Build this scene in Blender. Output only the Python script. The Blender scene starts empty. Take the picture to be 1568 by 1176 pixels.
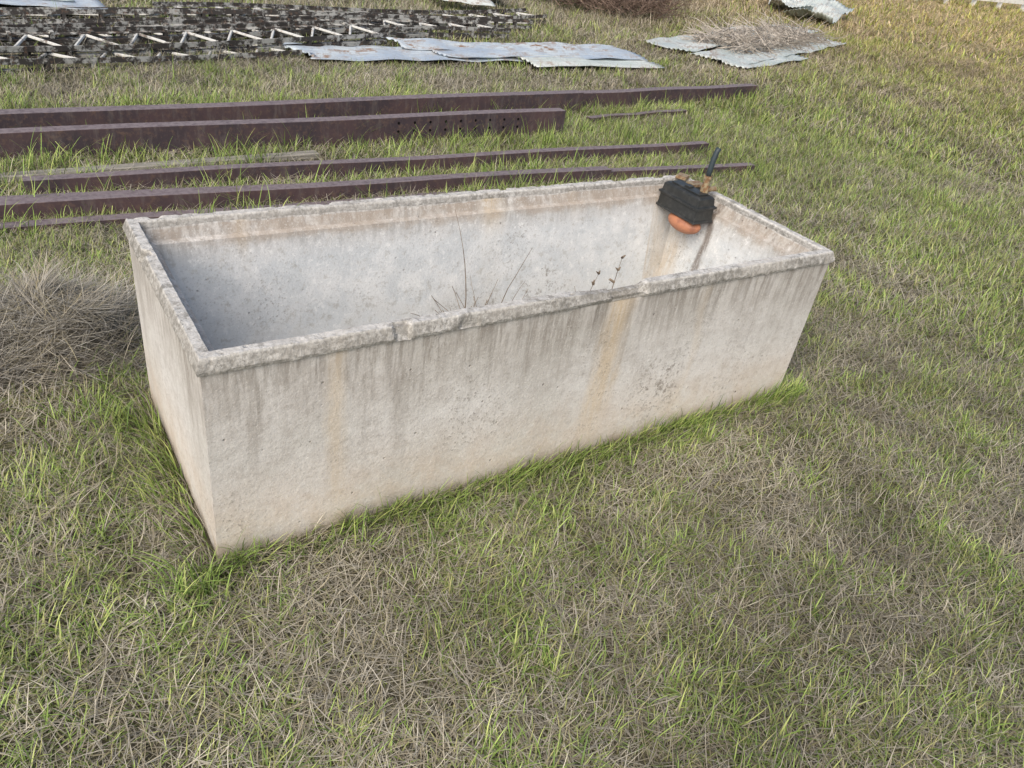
import bpy, bmesh, math, random
import numpy as np
from mathutils import Matrix, Vector, noise
rng=np.random.default_rng(7); random.seed(7)
scene=bpy.context.scene
COL=scene.collection

# ---------------------------------------------------------------- helpers
def mesh_obj(name,verts,faces,mat=None,parent=None,smooth=False,link=True):
    me=bpy.data.meshes.new(name); me.from_pydata([tuple(v) for v in verts],[],[tuple(f) for f in faces]); me.update()
    if mat: me.materials.append(mat)
    if smooth: me.polygons.foreach_set("use_smooth",[True]*len(me.polygons))
    ob=bpy.data.objects.new(name,me)
    if link: COL.objects.link(ob)
    if parent: ob.parent=parent
    return ob
class NT:
    def __init__(s,name):
        s.m=bpy.data.materials.new(name); s.m.use_nodes=True; s.t=s.m.node_tree; s.n=s.t.nodes
        s.b=s.n['Principled BSDF']
    def new(s,t,**k):
        n=s.n.new(t)
        for a,v in k.items(): setattr(n,a,v)
        return n
    def link(s,a,b): s.t.links.new(a,b)
    def inp(s,sock,v):
        if hasattr(v,'links') or isinstance(v,bpy.types.NodeSocket): s.link(v,sock)
        else: sock.default_value=v
    def math(s,op,a,b=0.0,c=0.0,clamp=False):
        n=s.new('ShaderNodeMath',operation=op); n.use_clamp=clamp
        s.inp(n.inputs[0],a); s.inp(n.inputs[1],b)
        if op in('MULTIPLY_ADD','COMPARE'): s.inp(n.inputs[2],c)
        return n.outputs[0]
    def noise(s,vec,scale,detail=4,rough=.55,dist=0.):
        n=s.new('ShaderNodeTexNoise'); s.link(vec,n.inputs['Vector'])
        n.inputs['Scale'].default_value=scale; n.inputs['Detail'].default_value=detail; n.inputs['Roughness'].default_value=rough; n.inputs['Distortion'].default_value=dist
        return n.outputs['Fac']
    def vor(s,vec,scale,feature='F1'):
        n=s.new('ShaderNodeTexVoronoi',feature=feature); s.link(vec,n.inputs['Vector']); n.inputs['Scale'].default_value=scale
        return n
    def rng(s,v,a,b,c=0.,d=1.):
        n=s.new('ShaderNodeMapRange',interpolation_type='SMOOTHSTEP'); s.inp(n.inputs[0],v)
        for i,x in enumerate((a,b,c,d)): n.inputs[1+i].default_value=x
        return n.outputs[0]
    def mix(s,f,a,b,bt='MIX'):
        n=s.new('ShaderNodeMix',data_type='RGBA',blend_type=bt); s.inp(n.inputs[0],f)
        for i,v in((6,a),(7,b)):
            if isinstance(v,tuple): n.inputs[i].default_value=(*v,1) if len(v)==3 else v
            else: s.link(v,n.inputs[i])
        return n.outputs[2]
    def pos(s): return s.new('ShaderNodeNewGeometry').outputs['Position']
    def scale(s,vec,x,y,z):
        n=s.new('ShaderNodeMapping'); s.link(vec,n.inputs[0]); n.inputs['Scale'].default_value=(x,y,z); return n.outputs[0]
    def xyz(s,vec):
        n=s.new('ShaderNodeSeparateXYZ'); s.link(vec,n.inputs[0]); return n.outputs
    def bump(s,h,dist=.01,strength=1.):
        n=s.new('ShaderNodeBump'); s.link(h,n.inputs['Height']); n.inputs['Distance'].default_value=dist; n.inputs['Strength'].default_value=strength
        s.link(n.outputs[0],s.b.inputs['Normal'])
    def out(s,col,rough=.9,spec=.3,metal=0.):
        s.inp(s.b.inputs['Base Color'],col if not isinstance(col,tuple) else (*col,1)); s.inp(s.b.inputs['Roughness'],rough)
        s.b.inputs['Specular IOR Level'].default_value=spec; s.b.inputs['Metallic'].default_value=metal
        return s.m

# ---------------------------------------------------------------- camera
cp=(-1.5618,-2.1518,1.7691); yaw,pitch,roll,fl=0.6499,0.5700,0.1628,1.2082
f=Vector((math.sin(yaw)*math.cos(pitch),math.cos(yaw)*math.cos(pitch),-math.sin(pitch)))
r=Vector((math.cos(yaw),-math.sin(yaw),0)); u=r.cross(f)
c_,s_=math.cos(roll),math.sin(roll)
r2=c_*r+s_*u; u2=-s_*r+c_*u
cam=bpy.data.cameras.new("camera"); cam.lens=fl*1000/1568*36; cam.sensor_width=36; cam.clip_end=1000; cam.clip_start=.02
co=bpy.data.objects.new("camera",cam); COL.objects.link(co)
M=Matrix((( r2.x,u2.x,-f.x,cp[0]),(r2.y,u2.y,-f.y,cp[1]),(r2.z,u2.z,-f.z,cp[2]),(0,0,0,1)))
co.matrix_world=M; scene.camera=co

# ---------------------------------------------------------------- light
sd=Vector((-0.60,-0.44,0.68)).normalized()
w=bpy.data.worlds.new("World"); scene.world=w; w.use_nodes=True
nt=w.node_tree; bg=nt.nodes['Background']; sky=nt.nodes.new('ShaderNodeTexSky'); sky.sky_type='NISHITA'; sky.sun_disc=False
sky.sun_elevation=math.asin(sd.z); sky.sun_rotation=math.atan2(sd.x,sd.y); sky.dust_density=3.; sky.ozone_density=1.; sky.air_density=1.
nt.links.new(sky.outputs[0],bg.inputs[0]); bg.inputs[1].default_value=.15
sl=bpy.data.lights.new("sun",'SUN'); sl.energy=3.5; sl.angle=math.radians(55); sl.color=(1,.92,.80)
so=bpy.data.objects.new("sun",sl); COL.objects.link(so); so.rotation_euler=sd.to_track_quat('Z','Y').to_euler()
vs=scene.view_settings; vs.view_transform='Standard'; vs.look='None'; vs.exposure=0; vs.gamma=1

# ---------------------------------------------------------------- concrete material
A,B,H=1.225,0.458,0.688
def concrete():
    t=NT("concrete"); P=t.pos(); x,y,z=t.xyz(P)
    big=t.noise(P,2.2,4,.6); mid=t.noise(P,9,5,.65); fine=t.noise(P,75,4,.7); mot=t.noise(P,28,5,.75)
    col=t.mix(t.rng(big,.35,.65),(.53,.515,.49),(.64,.625,.61))
    col=t.mix(t.rng(mid,.42,.68,0,.45),col,(.43,.405,.38))
    col=t.mix(t.rng(mot,.50,.68,0,.5),col,(.38,.355,.33)); col=t.mix(t.rng(mot,.46,.34,0,.45),col,(.71,.70,.68))
    low=t.math('MULTIPLY',t.rng(z,.38,.02),t.rng(mid,.25,.65,.3,1))
    col=t.mix(t.math('MULTIPLY',low,.5),col,(.61,.48,.36))
    st=t.noise(t.scale(P,1,1,.07),13,5,.72); st2=t.noise(t.scale(P,1,1,.10),44,4,.72)
    zw=t.math('ADD',z,t.math('MULTIPLY',t.math('SUBTRACT',st,.5),.60))
    fall=t.rng(zw,.26,.62); fall2=t.rng(zw,.38,.66)
    k=t.math('MULTIPLY',t.rng(mid,.3,.6,.5,1),fall); col=t.mix(t.math('MULTIPLY',k,.42),col,(.31,.28,.25))
    k=t.math('MULTIPLY',t.rng(st2,.44,.60),fall2); col=t.mix(t.math('MULTIPLY',k,.55),col,(.19,.165,.14))
    k=t.math('MULTIPLY',t.rng(st2,.46,.34),fall2); col=t.mix(t.math('MULTIPLY',k,.35),col,(.60,.58,.55))
    k=t.math('MULTIPLY',t.rng(st,.54,.66),t.rng(z,.02,.5,.25,1)); col=t.mix(t.math('MULTIPLY',k,.25),col,(.29,.265,.24))
    wob=t.math('MULTIPLY',t.math('SUBTRACT',t.noise(t.scale(P,1,1,.6),6,3),.5),.10)
    xs=t.math('ADD',x,wob)
    for x0,wd,am in((.13,.065,.65),(-.86,.035,.4),(.55,.03,.2)):
        d=t.math('DIVIDE',t.math('ABSOLUTE',t.math('SUBTRACT',xs,x0)),wd)
        k=t.math('MULTIPLY',t.math('MULTIPLY',t.rng(d,1.3,.1,0,am),t.rng(z,.0,.3,.35,1)),t.rng(st2,.3,.6,.4,1))
        col=t.mix(k,col,(.57,.45,.30))
    # interior
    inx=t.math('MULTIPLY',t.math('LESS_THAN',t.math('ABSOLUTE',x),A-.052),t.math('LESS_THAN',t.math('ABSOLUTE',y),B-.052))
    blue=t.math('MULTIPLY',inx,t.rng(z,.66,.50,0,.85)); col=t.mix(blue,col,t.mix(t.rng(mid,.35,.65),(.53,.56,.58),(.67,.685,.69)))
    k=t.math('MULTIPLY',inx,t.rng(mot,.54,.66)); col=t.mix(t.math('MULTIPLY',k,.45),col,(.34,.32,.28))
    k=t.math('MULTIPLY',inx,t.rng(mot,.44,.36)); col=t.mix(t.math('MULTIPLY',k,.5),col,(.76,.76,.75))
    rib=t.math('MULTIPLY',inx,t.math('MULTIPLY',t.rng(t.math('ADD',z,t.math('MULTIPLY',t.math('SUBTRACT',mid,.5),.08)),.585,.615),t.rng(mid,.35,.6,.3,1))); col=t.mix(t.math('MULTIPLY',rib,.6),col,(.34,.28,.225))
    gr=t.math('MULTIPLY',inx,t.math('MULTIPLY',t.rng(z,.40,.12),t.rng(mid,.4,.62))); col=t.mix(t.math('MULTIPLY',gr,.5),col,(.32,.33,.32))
    dv=t.math('DIVIDE',t.math('ABSOLUTE',t.math('SUBTRACT',t.math('ADD',y,wob),.13)),.03)
    k=t.math('MULTIPLY',t.math('GREATER_THAN',x,1.0),t.math('MULTIPLY',t.rng(dv,1.,.2),t.rng(st2,.35,.6,.3,1))); col=t.mix(t.math('MULTIPLY',k,.8),col,(.12,.09,.07))
    dv=t.math('DIVIDE',t.math('ABSOLUTE',t.math('SUBTRACT',t.math('ADD',y,wob),.31)),.09)
    k=t.math('MULTIPLY',t.math('GREATER_THAN',x,1.0),t.math('MULTIPLY',t.rng(dv,1.,.2),t.rng(st2,.35,.6,.3,1))); col=t.mix(t.math('MULTIPLY',k,.5),col,(.42,.31,.18))
    # pits
    v=t.vor(P,30); cs=t.xyz(v.outputs['Color'])[0]; v3=t.vor(P,11)
    pit=t.math('MULTIPLY',t.rng(v.outputs['Distance'],.16,.05),t.math('GREATER_THAN',cs,.88))
    pit3=t.math('MULTIPLY',t.rng(v3.outputs['Distance'],.085,.04),t.math('GREATER_THAN',t.xyz(v3.outputs['Color'])[0],.90))
    pit=t.math('MULTIPLY',t.math('MAXIMUM',t.math('MULTIPLY',pit,.6),pit3),t.rng(fine,.3,.55,.4,1))
    col=t.mix(t.math('MULTIPLY',pit,.8),col,(.12,.095,.075))
    dx=t.math('DIVIDE',t.math('SUBTRACT',x,.42),.13); dz=t.math('DIVIDE',t.math('SUBTRACT',z,.22),.15)
    dd=t.math('ADD',t.math('MULTIPLY',dx,dx),t.math('MULTIPLY',dz,dz))
    k=t.math('MULTIPLY',t.rng(dd,1.6,.0),t.rng(t.math('ADD',t.math('MULTIPLY',fine,.5),t.math('MULTIPLY',mot,.5)),.50,.60)); col=t.mix(t.math('MULTIPLY',k,.6),col,(.17,.145,.12))
    patch=t.rng(t.noise(P,3.3,3),.5,.68)
    k=t.math('MULTIPLY',patch,t.rng(fine,.54,.68)); col=t.mix(t.math('MULTIPLY',k,.6),col,(.17,.15,.13))
    f2=t.noise(P,150,3,.75)
    col=t.mix(t.rng(f2,.57,.70,0,.5),col,(.27,.25,.225)); col=t.mix(t.rng(f2,.42,.30,0,.5),col,(.78,.76,.73))
    # weathered rim
    rim=t.rng(t.math('ADD',z,t.math('MULTIPLY',t.math('SUBTRACT',mid,.5),.012)),H-.052,H-.044)
    outr=t.math('SUBTRACT',1.,t.math('MULTIPLY',t.math('LESS_THAN',t.math('ABSOLUTE',x),A-.05),t.math('LESS_THAN',t.math('ABSOLUTE',y),B-.05)))
    rim=t.math('MULTIPLY',rim,outr)
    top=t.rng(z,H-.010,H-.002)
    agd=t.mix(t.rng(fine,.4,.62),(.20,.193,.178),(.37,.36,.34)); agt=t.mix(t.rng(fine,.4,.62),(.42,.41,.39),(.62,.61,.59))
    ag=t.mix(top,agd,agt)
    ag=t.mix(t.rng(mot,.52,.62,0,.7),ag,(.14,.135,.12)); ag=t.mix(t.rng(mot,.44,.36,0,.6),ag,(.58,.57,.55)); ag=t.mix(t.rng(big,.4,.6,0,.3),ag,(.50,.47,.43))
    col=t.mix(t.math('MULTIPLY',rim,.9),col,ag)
    k=t.math('MULTIPLY',t.rng(z,.09,.0),t.rng(mid,.3,.6)); col=t.mix(t.math('MULTIPLY',k,.5),col,(.32,.27,.19))
    h=t.math('ADD',t.math('MULTIPLY',fine,.5),t.math('MULTIPLY',mid,.5)); h=t.math('SUBTRACT',h,t.math('MULTIPLY',pit,.8))
    h=t.math('ADD',h,t.math('MULTIPLY',rim,t.math('MULTIPLY',fine,.6)))
    t.bump(h,.005,.9)
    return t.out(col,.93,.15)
MC=concrete()

def trough():
    prof=[(.016,-.03),(.015,.1),(.014,.25),(.013,.4),(.012,.55),(.011,H-.048),(.002,H-.044),(.000,H-.034),(.005,H-.020),(.011,H-.005),(.013,H-.000),(.022,H),(.032,H),(.041,H-.000),(.044,H-.004),(.051,H-.025),(.058,H-.045),(.064,H-.062),(.080,H-.070),(.086,H-.10),(.10,.45),(.115,.3),(.135,.14),(.16,.09),(.20,.08)]
    nl,ns=320,120; V=[];F=[]
    def ring(o,z,idx):
        a,b=A-o,B-o; pts=[]
        for (p,q,n) in(((-a,-b),(a,-b),nl),((a,-b),(a,b),ns),((a,b),(-a,b),nl),((-a,b),(-a,-b),ns)):
            for i in range(n):
                t=i/n; pts.append([p[0]+(q[0]-p[0])*t,p[1]+(q[1]-p[1])*t,z])
        for P in pts:
            x,y=P[0],P[1]; v=Vector((x,y,z))
            rimk=1. if 5<=idx<=15 else .25
            if idx==0: rimk=0
            n1=noise.noise_vector(v*45)*.0011*rimk; n2=noise.noise_vector(v*8)*.0016*(1 if rimk==1 else .6)
            P[0]+=n1.x+n2.x; P[1]+=n1.y+n2.y; P[2]+=(n1.z+n2.z)*(1 if idx>=5 else 0)
            if y<-B+.09 and 5<=idx<=16:
                if -.12<x<.235:
                    k=min(1,(x+.12)/.15)*(1 if x<.205 else (.235-x)/.03); k2=k*(1 if x>.08 else .6)
                    if idx>=8: P[2]-=.019*k2
                    if 6<=idx<=12: P[1]+=.011*k2
                    if idx in(5,6,7): P[2]+=.004*k2
            if 6<=idx<=11:
                c=noise.noise(Vector((x*7,y*7,3.3)))+.5*noise.noise(Vector((x*21,y*21,7)))
                c2=noise.noise(Vector((x*33,y*33,5)))
                if c2>.3 and idx>6: P[2]-=.003
                if c2<-.35 and idx<9: P[2]-=.003
                if c>.42 and idx>6:
                    k=min(1,(c-.42)/.06); P[2]-=.007*k
                    if abs(x)>A-.03: P[0]-=math.copysign(.008*k,x)
                    if abs(y)>B-.03: P[1]-=math.copysign(.008*k,y)
        return pts
    n=2*(nl+ns)
    for i,(o,z) in enumerate(prof): V+=ring(o,z,i)
    for i in range(len(prof)-1):
        for j in range(n):
            k=(j+1)%n; F.append((i*n+j,i*n+k,(i+1)*n+k,(i+1)*n+j))
    F.append(tuple((len(prof)-1)*n+j for j in range(n)))
    ob=mesh_obj("concrete_trough",V,F,MC,smooth=True)
    ob.data.set_sharp_from_angle(angle=math.radians(30))
    return ob
trough()

# ---------------------------------------------------------------- vector value noise
LAT=np.random.default_rng(3).random((8,256,256))
def vn(x,y,s,o=0):
    x=np.asarray(x)*s+o*17.3+500.; y=np.asarray(y)*s-o*9.1+500.; xi=np.floor(x).astype(int); yi=np.floor(y).astype(int); fx=x-xi; fy=y-yi
    fx=fx*fx*(3-2*fx); fy=fy*fy*(3-2*fy); Lt=LAT[o%8]; a=lambda i,j: Lt[(xi+i)%256,(yi+j)%256]
    return (a(0,0)*(1-fx)+a(1,0)*fx)*(1-fy)+(a(0,1)*(1-fx)+a(1,1)*fx)*fy
def hgt(x,y):
    d=np.hypot(x,y); k=np.clip((d-4)/8,0,1)
    return .08*k*(vn(x,y,.25,1)-.5)

# ---------------------------------------------------------------- ground
def ground():
    t=NT("soil_thatch"); P=t.pos()
    a=t.noise(P,1.1,4,.6); b=t.noise(P,25,4,.7); c=t.noise(P,.25,3,.5)
    col=t.mix(t.rng(b,.35,.65),(.075,.066,.045),(.19,.17,.12)); col=t.mix(t.rng(a,.4,.62,0,.4),col,(.11,.12,.05))
    d=t.new('ShaderNodeVectorMath',operation='LENGTH'); t.link(P,d.inputs[0])
    far=t.rng(d.outputs['Value'],6,25)
    fc=t.mix(t.rng(c,.4,.6),(.42,.35,.21),(.32,.29,.15)); col=t.mix(far,col,fc)
    t.bump(b,.03,1.)
    m=t.out(col,.95,.1)
    V=[];F=[]; rs=[0]+list(np.geomspace(.3,700,70)); na=96
    V.append((0,0,0))
    for rr in rs[1:]:
        for k in range(na):
            an=2*math.pi*k/na; x,y=rr*math.cos(an),rr*math.sin(an)
            V.append((x,y,float(hgt(x,y))))
    for k in range(na): F.append((0,1+k,1+(k+1)%na))
    for i in range(len(rs)-2):
        for k in range(na): F.append((1+i*na+k,1+(i+1)*na+k,1+(i+1)*na+(k+1)%na,1+i*na+(k+1)%na))
    mesh_obj("ground",V,F,m,smooth=True)
ground()

# ---------------------------------------------------------------- grass: one mesh of individually placed blades
camx,camy=cp[0],cp[1]
DRY=np.array([(.35,.315,.24),(.28,.25,.185),(.44,.405,.33),(.32,.295,.245),(.22,.19,.135),(.39,.36,.29),(.30,.265,.17)])
GREY=np.array([(.34,.32,.28),(.26,.24,.21),(.44,.42,.37),(.20,.185,.16),(.38,.345,.28)])
GRN=np.array([(.17,.25,.055),(.21,.30,.075),(.29,.375,.11),(.12,.19,.045),(.34,.385,.13)])
OLV=np.array([(.235,.25,.095),(.28,.27,.12),(.19,.205,.075),(.22,.26,.10)])
BANK={3:[],4:[],6:[],2:[]}
SHEETS=[]
def clear_mask(x,y):
    m=~((np.abs(x)<A-.014)&(np.abs(y)<B-.014))
    for (px,py,an,L,W) in SHEETS:
        dx,dy=x-px,y-py; a=dx*math.cos(an)+dy*math.sin(an); b=-dx*math.sin(an)+dy*math.cos(an)
        m&=~((a>.03)&(a<L-.03)&(b>.03)&(b<W-.03))
    return m
def grow(x,y,L,lean,curl,W,pal,segs=3,z0=0.,az=None,tint=None):
    n=len(x); U=lambda q: rng.uniform(q[0],q[1],n) if isinstance(q,tuple) else q
    L,lean,curl,W=U(L),U(lean),U(curl),U(W)
    if az is None: az=rng.random(n)*6.283
    ox=np.maximum(np.abs(x)-A,0); oy=np.maximum(np.abs(y)-B,0); nearw=(np.hypot(ox,oy)<.10)
    outa=np.where(np.abs(x)-A>np.abs(y)-B,np.where(x>0,0,np.pi),np.where(y>0,np.pi/2,-np.pi/2))
    az=np.where(nearw,outa+rng.uniform(-1.55,1.55,n),az)
    c=pal[rng.integers(0,len(pal),n)]*rng.uniform(.70,1.30,(n,1))
    if tint is not None: c=c*tint
    V=np.empty((n,segs+1,2,3),np.float32); px,py,pz=x.copy(),y.copy(),hgt(x,y)-.004+z0
    floor=pz.copy()+.004; az2=rng.normal(0,.4,n)
    for s in range(segs+1):
        tt=s/segs; wd=W*(1-tt**1.7)*.5+.0002
        a2=az+az2*tt; sx,sy=-np.sin(a2)*wd,np.cos(a2)*wd
        V[:,s,0,0]=px-sx;V[:,s,0,1]=py-sy;V[:,s,0,2]=pz;V[:,s,1,0]=px+sx;V[:,s,1,1]=py+sy;V[:,s,1,2]=pz
        ang=lean+curl*tt; d=L/segs
        px=px+np.cos(a2)*np.sin(ang)*d; py=py+np.sin(a2)*np.sin(ang)*d; pz=np.maximum(pz+np.cos(ang)*d,floor)
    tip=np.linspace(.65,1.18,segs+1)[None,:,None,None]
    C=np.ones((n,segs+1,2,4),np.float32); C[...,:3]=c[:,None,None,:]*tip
    BANK[segs].append((V.reshape(n,-1,3),C.reshape(n,-1,4)))
def wedge(dens,r0,r1,a0=-1.15,a1=1.15):
    n=int(dens*(a1-a0)/2*(r1*r1-r0*r0)); q=np.sqrt(rng.uniform(r0*r0,r1*r1,n)); a=rng.uniform(a0,a1,n)+.65
    x,y=camx+q*np.sin(a),camy+q*np.cos(a); m=clear_mask(x,y); return x[m],y[m]
def greenness(x,y):
    g=.50+.55*(vn(x,y,.8,0)-.5)+.8*(vn(x,y,2.6,1)-.5)+.75*(vn(x,y,7,2)-.5)
    g=g+.18*np.clip((x-.9)/1.5,0,1)*np.clip((5-y)/2,0,1)
    g=g+.15*((y>1.9)&(y<4.3)&(x<6.3)); g=g-.08*((y>4.3)&(x<8))
    d=np.hypot(x-camx,y-camy); return g-.14*np.clip((d-8)/8,0,1)
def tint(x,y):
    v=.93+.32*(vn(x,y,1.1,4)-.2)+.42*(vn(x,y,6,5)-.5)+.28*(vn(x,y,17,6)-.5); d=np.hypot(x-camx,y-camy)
    k=np.clip((d-8)/14,0,1)*np.clip((x-y)/10+.5,0,1); T=np.stack([v*(1+.42*k),v*(1+.2*k),v*(1-.05*k)],1)  # k: warm sun glow painted into the distant right-hand blade colours
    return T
def zone(r0,r1,sc,dd,dg):
    ls=sc**.55; seg=3 if sc<2 else 2
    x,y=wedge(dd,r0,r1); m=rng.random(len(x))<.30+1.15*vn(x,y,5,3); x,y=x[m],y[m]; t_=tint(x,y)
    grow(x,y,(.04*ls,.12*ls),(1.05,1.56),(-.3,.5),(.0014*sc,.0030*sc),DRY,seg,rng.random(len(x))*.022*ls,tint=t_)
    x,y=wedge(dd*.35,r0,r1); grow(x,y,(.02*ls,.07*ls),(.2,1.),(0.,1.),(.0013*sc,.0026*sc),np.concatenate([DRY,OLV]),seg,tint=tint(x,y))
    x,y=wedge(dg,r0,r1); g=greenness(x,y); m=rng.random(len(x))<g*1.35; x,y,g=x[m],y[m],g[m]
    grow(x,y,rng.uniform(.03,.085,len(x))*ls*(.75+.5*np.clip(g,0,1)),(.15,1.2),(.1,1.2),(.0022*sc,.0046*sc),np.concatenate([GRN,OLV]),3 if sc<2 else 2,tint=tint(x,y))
def clumps(cx,cy,nb,rad,L,lean,curl,W,pal,segs):
    k=np.repeat(np.arange(len(cx)),nb); x=cx[k]+rng.normal(0,rad,len(k)); y=cy[k]+rng.normal(0,rad,len(k)); sc=rng.uniform(.55,1.1,len(cx))[k]
    m=clear_mask(x,y); x,y,sc=x[m],y[m],sc[m]; n=len(x)
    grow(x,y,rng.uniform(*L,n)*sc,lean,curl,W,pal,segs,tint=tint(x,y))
def mcl(x,y): x,y=np.array(x),np.array(y); m=clear_mask(x,y); return x[m],y[m]
def grass_all():
    zone(.5,4.4,1.,8000,7500); zone(4.4,8.5,1.6,4000,4000); zone(8.5,18,3.,1000,1000); zone(18,55,6.5,130,90)
    x,y=wedge(100,.5,5); g=greenness(x,y); m=rng.random(len(x))<(g-.28)*1.2; clumps(x[m],y[m],14,.02,(.05,.125),(.15,1.1),(.3,1.4),(.0032,.0054),GRN,4)
    x,y=wedge(40,5,10); g=greenness(x,y); m=rng.random(len(x))<(g-.3); clumps(x[m],y[m],14,.03,(.07,.15),(.2,1.1),(.3,1.4),(.004,.007),GRN,4)
    x,y=wedge(60,.5,5); clumps(x,y,7,.02,(.04,.11),(.3,1.3),(0.,1.),(.0018,.0032),DRY,4)
    # along trough walls, uneven, blades standing against the concrete
    n=420; x,y=mcl(rng.uniform(-A-.05,A+.1,n),-B-.005-np.abs(rng.normal(.0,.045,n))); m=rng.random(len(x))<.2+1.2*vn(x,y,5,4); clumps(x[m],y[m],9,.016,(.05,.145),(.0,.6),(.1,1.3),(.003,.0052),GRN,4)
    x,y=mcl(rng.uniform(-A,A,170),-B-np.abs(rng.normal(.0,.03,170))); clumps(x,y,10,.02,(.03,.10),(.0,.8),(.2,1.4),(.002,.004),DRY,4)
    x,y=mcl(-A-np.abs(rng.normal(.02,.12,110)),rng.uniform(-B-.15,B+.4,110)); m=rng.random(len(x))<.2+vn(x,y,6,4); clumps(x[m],y[m],14,.025,(.06,.17),(.05,.8),(.3,1.3),(.0032,.0058),GRN,6)
    x,y=mcl(-A-np.abs(rng.normal(.05,.15,80)),rng.uniform(-B-.1,B+.4,80)); clumps(x,y,12,.03,(.05,.13),(.2,1.1),(.3,1.3),(.002,.0035),DRY,4)
    x,y=mcl(A+np.abs(rng.normal(.02,.06,60)),rng.uniform(-B-.1,B+.1,60)); clumps(x,y,12,.022,(.05,.12),(.1,1.),(.3,1.4),(.003,.005),GRN,4)
    x,y=mcl(rng.uniform(-1.3,1.3,110),B+np.abs(rng.normal(.05,.2,110))); clumps(x,y,16,.025,(.07,.16),(.1,1.),(.3,1.4),(.003,.005),GRN,4)
    n=600; x=rng.uniform(-3,6.2,n); y=rng.choice([1.94,2.3,2.66,2.86,2.91,3.12,3.6,3.66,3.95],n)+rng.normal(0,.06,n); m=~((x>3.9)&(y<3.1)); x,y=x[m],y[m]
    clumps(x,y,15,.035,(.08,.26),(.05,.8),(.2,1.2),(.0035,.0065),GRN,6); clumps(x[::2],y[::2],12,.05,(.06,.2),(.2,1.1),(.1,1.2),(.002,.004),DRY,4)
    n=700; x=rng.uniform(-3,8,n); y=rng.uniform(3.95,4.65,n)+np.maximum(0,x+1)*.10; m=clear_mask(x,y); clumps(x[m],y[m],34,.09,(.05,.15),(.3,1.2),(.1,1.1),(.003,.005),DRY,4)
    n=120; x=rng.uniform(-2,6,n); y=4.5+(x+2)*.12+rng.normal(0,.2,n); m=clear_mask(x,y); clumps(x[m],y[m],14,.03,(.07,.18),(.1,.8),(.2,1.2),(.004,.006),GRN,4)
    n=900; x=rng.uniform(-4,15,n); y=rng.uniform(7.8,15,n); m=clear_mask(x,y); clumps(x[m],y[m],26,.18,(.12,.34),(.2,1.1),(.1,1.1),(.007,.012),DRY,4)
    n=420; x=rng.uniform(-3,7,n); y=5+.31*(x+1.3)+rng.uniform(-.3,2.2,n); m=clear_mask(x,y); clumps(x[m],y[m],14,.06,(.08,.22),(.1,1.),(.1,1.1),(.004,.007),np.concatenate([DRY,GRN]),4)
def moundz(x,y):
    x=np.asarray(x,float);y=np.asarray(y,float)
    uu=np.abs((x+2.6)/1.45-.5)*2; vv=np.abs((y-.60)/.66-.5)*2
    hh=np.clip(1-vv**2.2,0,1)*np.clip(1-uu**5,0,1)
    return hh*(.09+.13*vn(x,y,4,2)+.05*vn(x,y,12,3))-.01
def flush(name,mat):
    Vs=[];Cs=[];Fs=[];o=0
    for segs,lst in BANK.items():
        for V,C in lst:
            n=V.shape[0]; per=(segs+1)*2; base=o+np.arange(n)[:,None]*per
            for s in range(segs): Fs.append(np.stack([base[:,0]+2*s,base[:,0]+2*s+1,base[:,0]+2*s+3,base[:,0]+2*s+2],1).astype(np.int32))
            Vs.append(V.reshape(-1,3)); Cs.append(C.reshape(-1,4)); o+=n*per
        lst.clear()
    V=np.concatenate(Vs);C=np.concatenate(Cs);F=np.concatenate(Fs); nf=len(F)
    me=bpy.data.meshes.new(name); me.vertices.add(len(V)); me.vertices.foreach_set("co",V.ravel()); me.loops.add(nf*4); me.loops.foreach_set("vertex_index",F.ravel())
    me.polygons.add(nf); me.polygons.foreach_set("loop_start",np.arange(0,nf*4,4,dtype=np.int32)); me.update(calc_edges=True); me.materials.append(mat)
    at=me.color_attributes.new("col",'FLOAT_COLOR','POINT'); at.data.foreach_set("color",C.ravel())
    ob=bpy.data.objects.new(name,me); COL.objects.link(ob); return ob
t=NT("grass_blades"); a=t.new('ShaderNodeAttribute',attribute_name="col"); MG=t.out(a.outputs['Color'],.7,.22)

# ---------------------------------------------------------------- generic box/tube builders
def boxpts(V,F,p0,p1,w,h,up=(0,0,1)):
    p0,p1=Vector(p0),Vector(p1); d=(p1-p0).normalized(); up=Vector(up)
    s=d.cross(up).normalized(); n=s.cross(d).normalized(); o=len(V)
    for p in(p0,p1):
        for a,b in((-1,-1),(1,-1),(1,1),(-1,1)): V.append(p+s*(w/2*a)+n*(h/2*b))
    for q in((0,3,2,1),(4,5,6,7),(0,1,5,4),(1,2,6,5),(2,3,7,6),(3,0,4,7)): F.append(tuple(o+i for i in q))
def tube(V,F,path,r0,r1=None,ns=6,cap=True):
    r1=r0 if r1 is None else r1; o=len(V); n=len(path)
    for i,p in enumerate(path):
        p=Vector(p); d=(Vector(path[min(i+1,n-1)])-Vector(path[max(i-1,0)])).normalized()
        a=d.cross(Vector((.3,.5,.81))).normalized(); b=d.cross(a); rr=r0+(r1-r0)*i/(n-1)
        for k in range(ns): t=6.2832*k/ns; V.append(p+a*rr*math.cos(t)+b*rr*math.sin(t))
    for i in range(n-1):
        for k in range(ns): F.append((o+i*ns+k,o+i*ns+(k+1)%ns,o+(i+1)*ns+(k+1)%ns,o+(i+1)*ns+k))
    if cap: F.append(tuple(o+k for k in range(ns))[::-1]); F.append(tuple(o+(n-1)*ns+k for k in range(ns)))

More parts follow.
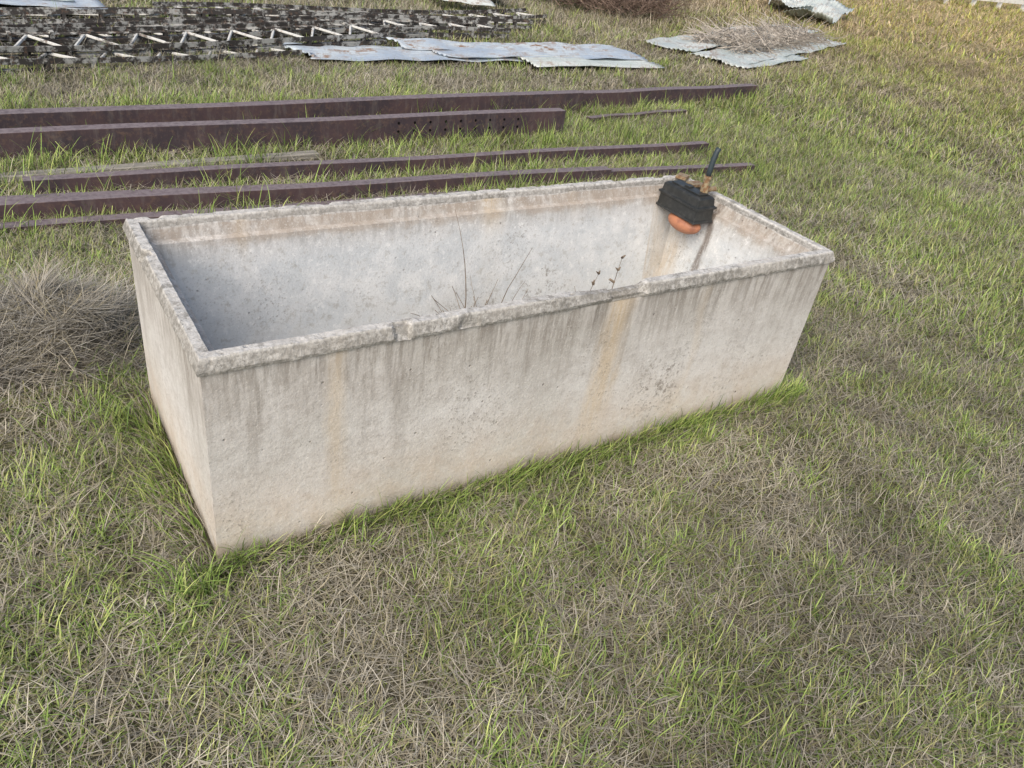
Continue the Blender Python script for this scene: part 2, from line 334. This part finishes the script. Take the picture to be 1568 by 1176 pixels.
# ---------------------------------------------------------------- steel beams
def rust_mat():
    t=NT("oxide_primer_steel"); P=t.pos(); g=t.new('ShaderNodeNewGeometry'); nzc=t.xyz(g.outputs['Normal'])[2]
    a=t.noise(P,3,4,.65); b=t.noise(P,30,5,.7); s=t.noise(t.scale(P,1,1,.2),22,4,.7)
    col=t.mix(t.rng(a,.35,.65),(.050,.038,.046),(.080,.051,.055)); col=t.mix(t.rng(b,.48,.68,0,.7),col,(.13,.085,.068))
    col=t.mix(t.rng(s,.5,.68,0,.4),col,(.14,.12,.115))
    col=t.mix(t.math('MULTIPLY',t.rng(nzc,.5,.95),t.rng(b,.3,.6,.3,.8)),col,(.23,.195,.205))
    t.bump(b,.004,.6); return t.out(col,.72,.3)
MR=rust_mat()
def channel(p0,p1,h,fw,th=.012,z0=0.,holes=None,lip=0.,h1=None):
    V=[];F=[];p0=Vector((*p0,z0));p1=Vector((*p1,z0)); d=(p1-p0).normalized(); s=Vector((-d.y,d.x,0)); h1=h1 or h
    ns=40
    for i in range(ns+1):
        H_=h+(h1-h)*i/ns
        prof=[(0,0),(fw,0),(fw,th),(th,th),(th,H_-th),(fw-th,H_-th),(fw-th,H_-th-lip),(fw,H_-th-lip),(fw,H_),(0,H_)]
        if lip==0: prof=[(0,0),(fw,0),(fw,th),(th,th),(th,H_-th),(fw,H_-th),(fw,H_),(0,H_)]
        n=len(prof)
        c=p0+(p1-p0)*(i/ns); wob=.006*math.sin(i*.35+p0.y*7)
        for a,b in prof: V.append(c+s*(a+wob)+Vector((0,0,b+.3*wob)))
    for i in range(ns):
        for k in range(n): F.append((i*n+k,(i+1)*n+k,(i+1)*n+(k+1)%n,i*n+(k+1)%n))
    F.append(tuple(range(n))); F.append(tuple(ns*n+k for k in range(n))[::-1])
    ob=mesh_obj("steel_channel_beam",V,F,MR)
    bm=bmesh.new(); bm.from_mesh(ob.data); bmesh.ops.recalc_face_normals(bm,faces=bm.faces); bm.to_mesh(ob.data); bm.free()
    m=ob.modifiers.new("bev",'BEVEL'); m.width=.003; m.segments=2; m.limit_method='ANGLE'
    if holes:
        HV=[];HF=[]
        for (u_,zz) in holes:
            c=p0+d*u_-s*(.003-.006*math.sin((u_/(p1-p0).length*ns)*.35+p0.y*7)); o=len(HV)
            for k in range(10): an=k*.6283; HV.append(c+d*.010*math.cos(an)+Vector((0,0,zz+.010*math.sin(an))))
            HF.append(tuple(o+k for k in range(10)))
        mesh_obj("bolt_holes",HV,HF,MH,parent=ob)
    return ob
t=NT("hole_dark"); MH=t.out((.008,.007,.007),.9,.1)
hl=[]
for i in range(9): hl+= [(4.2+i*.13,.10),(4.2+i*.13,.16)]
channel((-3.2,2.98),(2.50,3.07),.155,.09,holes=hl,lip=.02,h1=.215)
channel((-3.6,3.20),(3.12,3.66),.165,.10,lip=.02,h1=.20)
channel((2.9,3.72),(5.83,4.00),.165,.10)
channel((3.02,3.37),(4.34,3.53),.06,.06)
channel((-1.40,2.46),(3.59,2.47),.10,.07)
channel((-3.2,2.32),(3.64,1.98),.08,.07)
channel((-3.0,2.17),(2.2,2.05),.10,.08)
channel((-3.0,2.02),(1.2,1.93),.045,.07)
def wood_mat():
    t=NT("weathered_wood"); P=t.pos(); b=t.noise(t.scale(P,1,14,14),6,5,.65)
    t.bump(b,.004); return t.out(t.mix(t.rng(b,.3,.7),(.18,.17,.15),(.34,.32,.28)),.9,.15)
MW=wood_mat()
V=[];F=[]; boxpts(V,F,(-2.6,2.62,.03),(.31,2.82,.04),.07,.035); o=mesh_obj("wooden_plank",V,F,MW); o.modifiers.new("b",'BEVEL').width=.004

# ---------------------------------------------------------------- bar joists
def joist_mat(nm,dark,light,th):
    t=NT(nm); P=t.pos(); b=t.noise(P,9,5,.75); a=t.noise(P,2.5,3)
    k=t.rng(t.math('ADD',b,t.math('MULTIPLY',a,.35)),th,th+.12)
    col=t.mix(k,dark,light); col=t.mix(t.rng(t.noise(P,25,4),.55,.7,0,.5),col,(.20,.12,.08)); t.bump(b,.004); return t.out(col,.8,.3)
MJ=joist_mat("peeling_painted_steel",(.05,.045,.042),(.40,.40,.38),.65); MJ2=joist_mat("peeling_painted_steel_web",(.12,.11,.10),(.58,.58,.56),.53)
def joist(p0,p1,depth,z,tilt=0.,name="bar_joist"):
    p0=Vector((*p0,z));p1=Vector((*p1,z)); d=(p1-p0).normalized(); s=Vector((-d.y,d.x,0)); q=(s*math.cos(tilt)+Vector((0,0,1))*math.sin(tilt))
    V=[];F=[]; up=q.cross(d); up=up if up.z>0 else -up
    root=bpy.data.objects.new(name,None); COL.objects.link(root)
    N=16
    def pt(k,o_): return p0+(p1-p0)*k+q*(o_+.05*math.sin(k*4+p0.y))+Vector((0,0,.035*math.sin(k*5+p0.y*3)))
    for o_ in(0,depth):
        for k in(-.022,.022):
            for i in range(N):
                a=pt(i/N,o_)+up*k; b=pt((i+1)/N,o_)+up*k; e=up*(.018 if k>0 else -.018)+q*(.021 if o_ else -.021)
                boxpts(V,F,a,b,.05,.006,up=up); boxpts(V,F,a+e,b+e,.006,.040,up=up)
    Ln=(p1-p0).length; nb=int(Ln*2.3)
    for i in range(int(nb*1.4)):
        k=(i+.3)/(nb*1.4)
        for o_ in (0,depth): a=pt(k,o_); boxpts(V,F,a-up*.042,a+up*.042,.05,.03,up=d)
    mesh_obj("chords",V,F,MJ,root)
    V=[];F=[]
    for i in range(nb):
        a=pt(i/nb,.01)+up*.01; m=pt((i+.5)/nb,depth-.01)+up*.01; e=pt((i+1)/nb,.01)+up*.01
        tube(V,F,[a,m],.013,ns=6); tube(V,F,[m,e],.013,ns=6)
    mesh_obj("web_bars",V,F,MJ2,root)
    return root
joist((-3.4,4.35),(1.2,5.55),.36,.06)
joist((-3.4,4.78),(2.3,6.05),.34,.10,.15)
joist((-3.4,5.12),(2.9,6.50),.36,.07,.12)
joist((-3.5,5.55),(4.3,6.80),.38,.07)
joist((-3.0,6.02),(5.0,7.40),.38,.12,-.15)
joist((.3,6.75),(5.6,7.95),.38,.08)

# ---------------------------------------------------------------- corrugated sheets
def sheet_mat(name,c0,c1,rust,th=.45):
    t=NT(name); P=t.pos(); a=t.noise(P,1.6,5,.65); b=t.noise(P,7,6,.7)
    col=t.mix(t.rng(a,.35,.65),c0,c1); col=t.mix(t.math('MULTIPLY',t.rng(b,.46,.62),t.rng(a,th,th+.15,.1,rust)),col,(.25,.155,.10))
    col=t.mix(t.rng(t.noise(P,30,4,.7),.5,.7,0,.4),col,(.25,.25,.24))
    return t.out(col,.55,.4,.15)
MS1=sheet_mat("galvanised_sheet",(.33,.40,.49),(.50,.55,.58),1.); MS2=sheet_mat("galvanised_sheet_pale",(.44,.50,.49),(.60,.63,.61),.8)
def sheet(p0,ang,L,W,z,mat,warp=.03,seed=0,tilt=0.,pitch_=.076,name="corrugated_metal_sheet",amp=.009,tear=0.):
    nx=int(max(16,L*14)); ny=int(W/pitch_*8); V=[];F=[]; ca,sa=math.cos(ang),math.sin(ang)
    if z<.09: SHEETS.append((p0[0],p0[1],ang,L,W))
    for i in range(nx+1):
        for j in range(ny+1):
            x=L*i/nx; y=W*j/ny
            xx=x+ (tear*noise.noise(Vector((y*3,seed,i))) if i in(0,nx) else 0)
            zz=amp*math.sin(6.283*y/pitch_)+warp*(noise.noise(Vector((x*.8,y*1.2,seed)))+.4)+tilt*y+ (warp*.4*noise.noise(Vector((x*3,y*3,seed+5))))
            V.append((p0[0]+xx*ca-y*sa,p0[1]+xx*sa+y*ca,z+max(zz,-.01)))
    for i in range(nx):
        for j in range(ny): a=i*(ny+1)+j; F.append((a,a+ny+1,a+ny+2,a+1))
    ob=mesh_obj(name,V,F,mat,smooth=True); m=ob.modifiers.new("s",'SOLIDIFY'); m.thickness=.0015
    return ob
sheet((1.2,5.36),.03,3.0,.62,.045,MS1,.04,1,tear=.2)
sheet((2.7,5.45),.02,2.8,.66,.07,MS1,.05,2,tear=.2)
sheet((3.6,5.12),.03,1.9,.66,.055,MS2,.04,3,tear=.2)
sheet((2.4,5.85),-.02,2.2,.45,.05,MS1,.05,4,tear=.2)
sheet((7.0,5.32),.38,4.9,.75,.05,MS2,.05,5,tear=.2)
sheet((6.7,6.00),.36,5.3,.75,.07,MS2,.06,6,tear=.2)
sheet((6.9,5.15),.33,2.2,.5,.06,MS2,.05,14,tear=.2)
sheet((13.2,8.8),.5,2.8,1.0,.10,MS2,.3,7,tear=.3)
sheet((13.7,9.7),.75,3.8,.9,.12,MS2,.4,8,tear=.3)
sheet((-3.6,6.75),.04,3.35,.5,.13,MS1,.05,9)
sheet((-3.9,7.1),.02,3.4,.6,.13,MS2,.05,10)
sheet((4.1,8.5),-.3,.9,.6,.15,MS2,.08,11); sheet((4.4,9.2),-.2,1.3,.7,.12,MS1,.1,12)
def fence():
    t=NT("white_paint"); n=t.noise(t.pos(),4,4); m=t.out(t.mix(t.rng(n,.45,.7),(.74,.73,.70),(.55,.52,.47)),.7,.3)
    root=bpy.data.objects.new("white_fence",None); COL.objects.link(root); a=Vector((25.5,15.0,0)); b=Vector((44,15.6,0)); V=[];F=[]; n=11
    for i in range(n): p=a+(b-a)*i/(n-1); boxpts(V,F,p+Vector((0,0,-.05)),p+Vector((0,0,1.15)),.12,.12,up=(1,0,0))
    mesh_obj("posts",V,F,m,root); V=[];F=[]
    for z in(.3,.65,1.0): boxpts(V,F,a+Vector((-.1,-.075,z)),b+Vector((.1,-.075,z)),.03,.15)
    mesh_obj("rails",V,F,m,root)
fence()

grass_all(); flush("grass",MG)

# ---------------------------------------------------------------- twigs, shrubs
def bark(name,c0,c1):
    t=NT(name); b=t.noise(t.pos(),20,3,.6); return t.out(t.mix(t.rng(b,.3,.7),c0,c1),.9,.15)
MB=bark("dead_twigs",(.24,.21,.18),(.46,.42,.37)); MB2=bark("brown_brush",(.12,.085,.07),(.26,.19,.15)); MB3=bark("dry_stem",(.13,.10,.075),(.26,.21,.155))
def twigs(name,fn,n,mat,lmin,lmax,r0,up=.2):
    V=[];F=[]
    for i in range(n):
        p=Vector(fn()); a=random.random()*6.283; d=Vector((math.cos(a),math.sin(a),random.gauss(up,.25))).normalized(); L=random.uniform(lmin,lmax); path=[p.copy()]
        for k in range(5):
            d=(d+Vector((random.gauss(0,.22),random.gauss(0,.22),random.gauss(0,.15)))).normalized(); p=p+d*L/5; p.z=max(p.z,.02); path.append(p.copy())
        rr=r0*random.uniform(.4,1); tube(V,F,path,rr,rr*.3,3,False)
    return mesh_obj(name,V,F,mat)
def fp():
    a,b=random.random(),random.random(); a=a*.72+.16; b=b*.75+.2
    return (7.1+4.9*a*math.cos(.37)-1.3*b*math.sin(.37),5.35+4.9*a*math.sin(.37)+1.3*b*math.cos(.37),.08+.12*random.random())
twigs("brush_pile",fp,1000,MB,.2,.6,.012,.0)
def fs():
    a=random.random()*6.283; q=random.random()**.5*1.1; return (8.0+q*math.cos(a)*1.2,9.6+q*math.sin(a),.05+.25*random.random())
twigs("dead_shrub",fs,1300,MB2,.3,.9,.010,.55)
def fs3():
    return (10.5+random.gauss(0,.9),12+random.gauss(0,.5),.1)
twigs("dead_shrub",fs3,800,MB2,.3,.9,.012,.5)

# ---------------------------------------------------------------- dead grass mound
def mound():
    t=NT("matted_dead_grass"); P=t.pos(); b=t.noise(t.scale(P,1,2,3),40,5,.75,1.5)
    col=t.mix(t.rng(b,.35,.65),(.10,.09,.075),(.30,.275,.23)); t.bump(b,.03,1.); m=t.out(col,.95,.1)
    V=[];F=[];nx,ny=90,50
    for i in range(nx+1):
        for j in range(ny+1):
            x=-2.6+1.45*i/nx; y=.60+.66*j/ny; V.append((x,y,float(moundz(x,y))))
    for i in range(nx):
        for j in range(ny): a_=i*(ny+1)+j; F.append((a_,a_+ny+1,a_+ny+2,a_+1))
    root=mesh_obj("dead_grass_mound",V,F,m,smooth=True)
    n=13000; x=rng.uniform(-2.6,-1.14,n); y=rng.uniform(.60,1.26,n); z=np.maximum(moundz(x,y),0)
    pal=np.concatenate([GREY,GREY,DRY]); tn=np.repeat((.45+1.1*vn(x,y,10,6))[:,None],3,1)
    grow(x,y,(.05,.22),(1.0,1.7),(-.4,.6),(.0014,.0032),pal,4,z+rng.random(n)*.02,tint=tn)
    cx,cy=rng.uniform(-2.5,-1.16,70),rng.uniform(.62,1.24,70); k=np.repeat(np.arange(70),30); x=cx[k]+rng.normal(0,.03,len(k)); y=cy[k]+rng.normal(0,.03,len(k))
    az=rng.random(70)[k]*6.283+rng.normal(0,.5,len(k))
    grow(x,y,(.10,.26),(.5,1.4),(.2,1.4),(.0016,.0034),pal,4,np.maximum(moundz(x,y),0),az=az)
    o=flush("straw",MG); o.parent=root
mound()

# ---------------------------------------------------------------- float valve
fv=bpy.data.objects.new("float_valve",None); COL.objects.link(fv)
t=NT("black_plastic"); b=t.noise(t.pos(),30,5,.7); MBK=t.out(t.mix(t.rng(b,.45,.7),(.022,.024,.024),(.048,.048,.046)),.45,.45)
t=NT("orange_plastic"); b=t.noise(t.pos(),14,4,.6); MO=t.out(t.mix(t.rng(b,.4,.65),(.44,.19,.105),(.28,.12,.075)),.55,.35)
t=NT("brass_rusty"); b=t.noise(t.pos(),60,4,.6); MBR=t.out(t.mix(t.rng(b,.4,.6),(.26,.15,.08),(.38,.31,.2)),.6,.4,.4)
t=NT("dark_hose"); MHS=t.out((.035,.05,.06),.45,.4)
V=[];F=[]
x0,x1,y0,y1=1.015,1.13,.125,.375
for z,e in((.592,.0),(.61,-.003),(.645,-.004),(.647,.004),(.657,.004),(.659,-.006),(.692,-.010),(.699,-.018)):
    for (a,b) in((x0-e,y0-e),(x1+e,y0-e),(x1+e,y1+e),(x0-e,y1+e)): V.append((a,b,z))
for i in range(7):
    for k in range(4): F.append((i*4+k,i*4+(k+1)%4,(i+1)*4+(k+1)%4,(i+1)*4+k))
F.append((28,29,30,31)); F.append((3,2,1,0))
h=mesh_obj("housing",V,F,MBK,fv); m=h.modifiers.new("b",'BEVEL'); m.width=.003; m.segments=2
V=[];F=[]; boxpts(V,F,(1.07,.12,.590),(1.07,.38,.590),.122,.012); h=mesh_obj("housing_flange",V,F,MBK,fv); h.modifiers.new("b",'BEVEL').width=.003
V=[];F=[]; boxpts(V,F,(1.07,.16,.702),(1.07,.34,.702),.055,.008); boxpts(V,F,(1.07,.24,.704),(1.07,.27,.704),.03,.02); h=mesh_obj("lid_rib",V,F,MBK,fv); h.modifiers.new("b",'BEVEL').width=.002
bm=bmesh.new(); bmesh.ops.create_uvsphere(bm,u_segments=28,v_segments=16,radius=1)
for v in bm.verts: v.co=Vector((1.055+v.co.x*.055,.215+v.co.y*.092,.556+v.co.z*(.045 if v.co.z<0 else .035)))
me=bpy.data.meshes.new("float_ball"); bm.to_mesh(me); bm.free(); me.materials.append(MO); me.polygons.foreach_set("use_smooth",[True]*len(me.polygons)); o=bpy.data.objects.new("float_ball",me); COL.objects.link(o); o.parent=fv
V=[];F=[]; tube(V,F,[(1.10,.19,.69),(1.10,.19,.735)],.019,ns=6); tube(V,F,[(1.10,.19,.735),(1.10,.19,.775)],.013,ns=12); tube(V,F,[(1.10,.19,.715),(1.165,.19,.715)],.012,ns=10); tube(V,F,[(1.10,.19,.765),(1.10,.19,.778)],.018,ns=6); mesh_obj("pipe_fitting",V,F,MBR,fv)
V=[];F=[]; tube(V,F,[(1.10,.19,.77),(1.101,.19,.81),(1.104,.19,.85),(1.112,.19,.885),(1.118,.19,.90)],.012,ns=12); mesh_obj("hose",V,F,MHS,fv,smooth=True)
V=[];F=[]; boxpts(V,F,(1.12,.30,.697),(1.19,.30,.697),.05,.012); boxpts(V,F,(1.14,.385,.697),(1.19,.41,.697),.05,.014);boxpts(V,F,(1.13,.17,.60),(1.14,.17,.68),.02,.02); mesh_obj("mounting_bracket",V,F,MBR,fv)

# ---------------------------------------------------------------- weeds in trough
def weed(base,h,n,spread,lean,name="dry_weed",seed=False,r0=.003):
    V=[];F=[]
    for i in range(n):
        p=Vector(base)+Vector((random.gauss(0,.02),random.gauss(0,.02),0)); a=random.random()*6.283; hh=h*(1 if i==0 else random.uniform(.3,.7)); l=0 if i==0 else spread
        path=[p.copy()]; d=Vector((lean+math.cos(a)*l,math.sin(a)*l,1)).normalized()
        for k in range(8): d=(d+Vector((random.gauss(0,.07),random.gauss(0,.07),-.14*l))).normalized(); p=p+d*hh/8; path.append(p.copy())
        rr=r0 if i==0 else r0*.6; tube(V,F,path,rr,.0009,4,False)
        if i==0 and seed:
            for k in range(6): q=path[-1-k//2]; tube(V,F,[q,Vector(q)+Vector((random.gauss(0,.012),random.gauss(0,.012),.014))],.006,.002,5)
    return mesh_obj(name,V,F,MB3)
weed((-.02,.25,.08),.60,30,.6,0.); weed((.03,.16,.08),.56,40,.6,0.02); weed((-.42,-.02,.08),.47,4,.4,-.12,r0=.004)
weed((.36,.02,.08),.42,4,.3,0,seed=True); weed((.46,.05,.08),.50,4,.3,.05,seed=True)
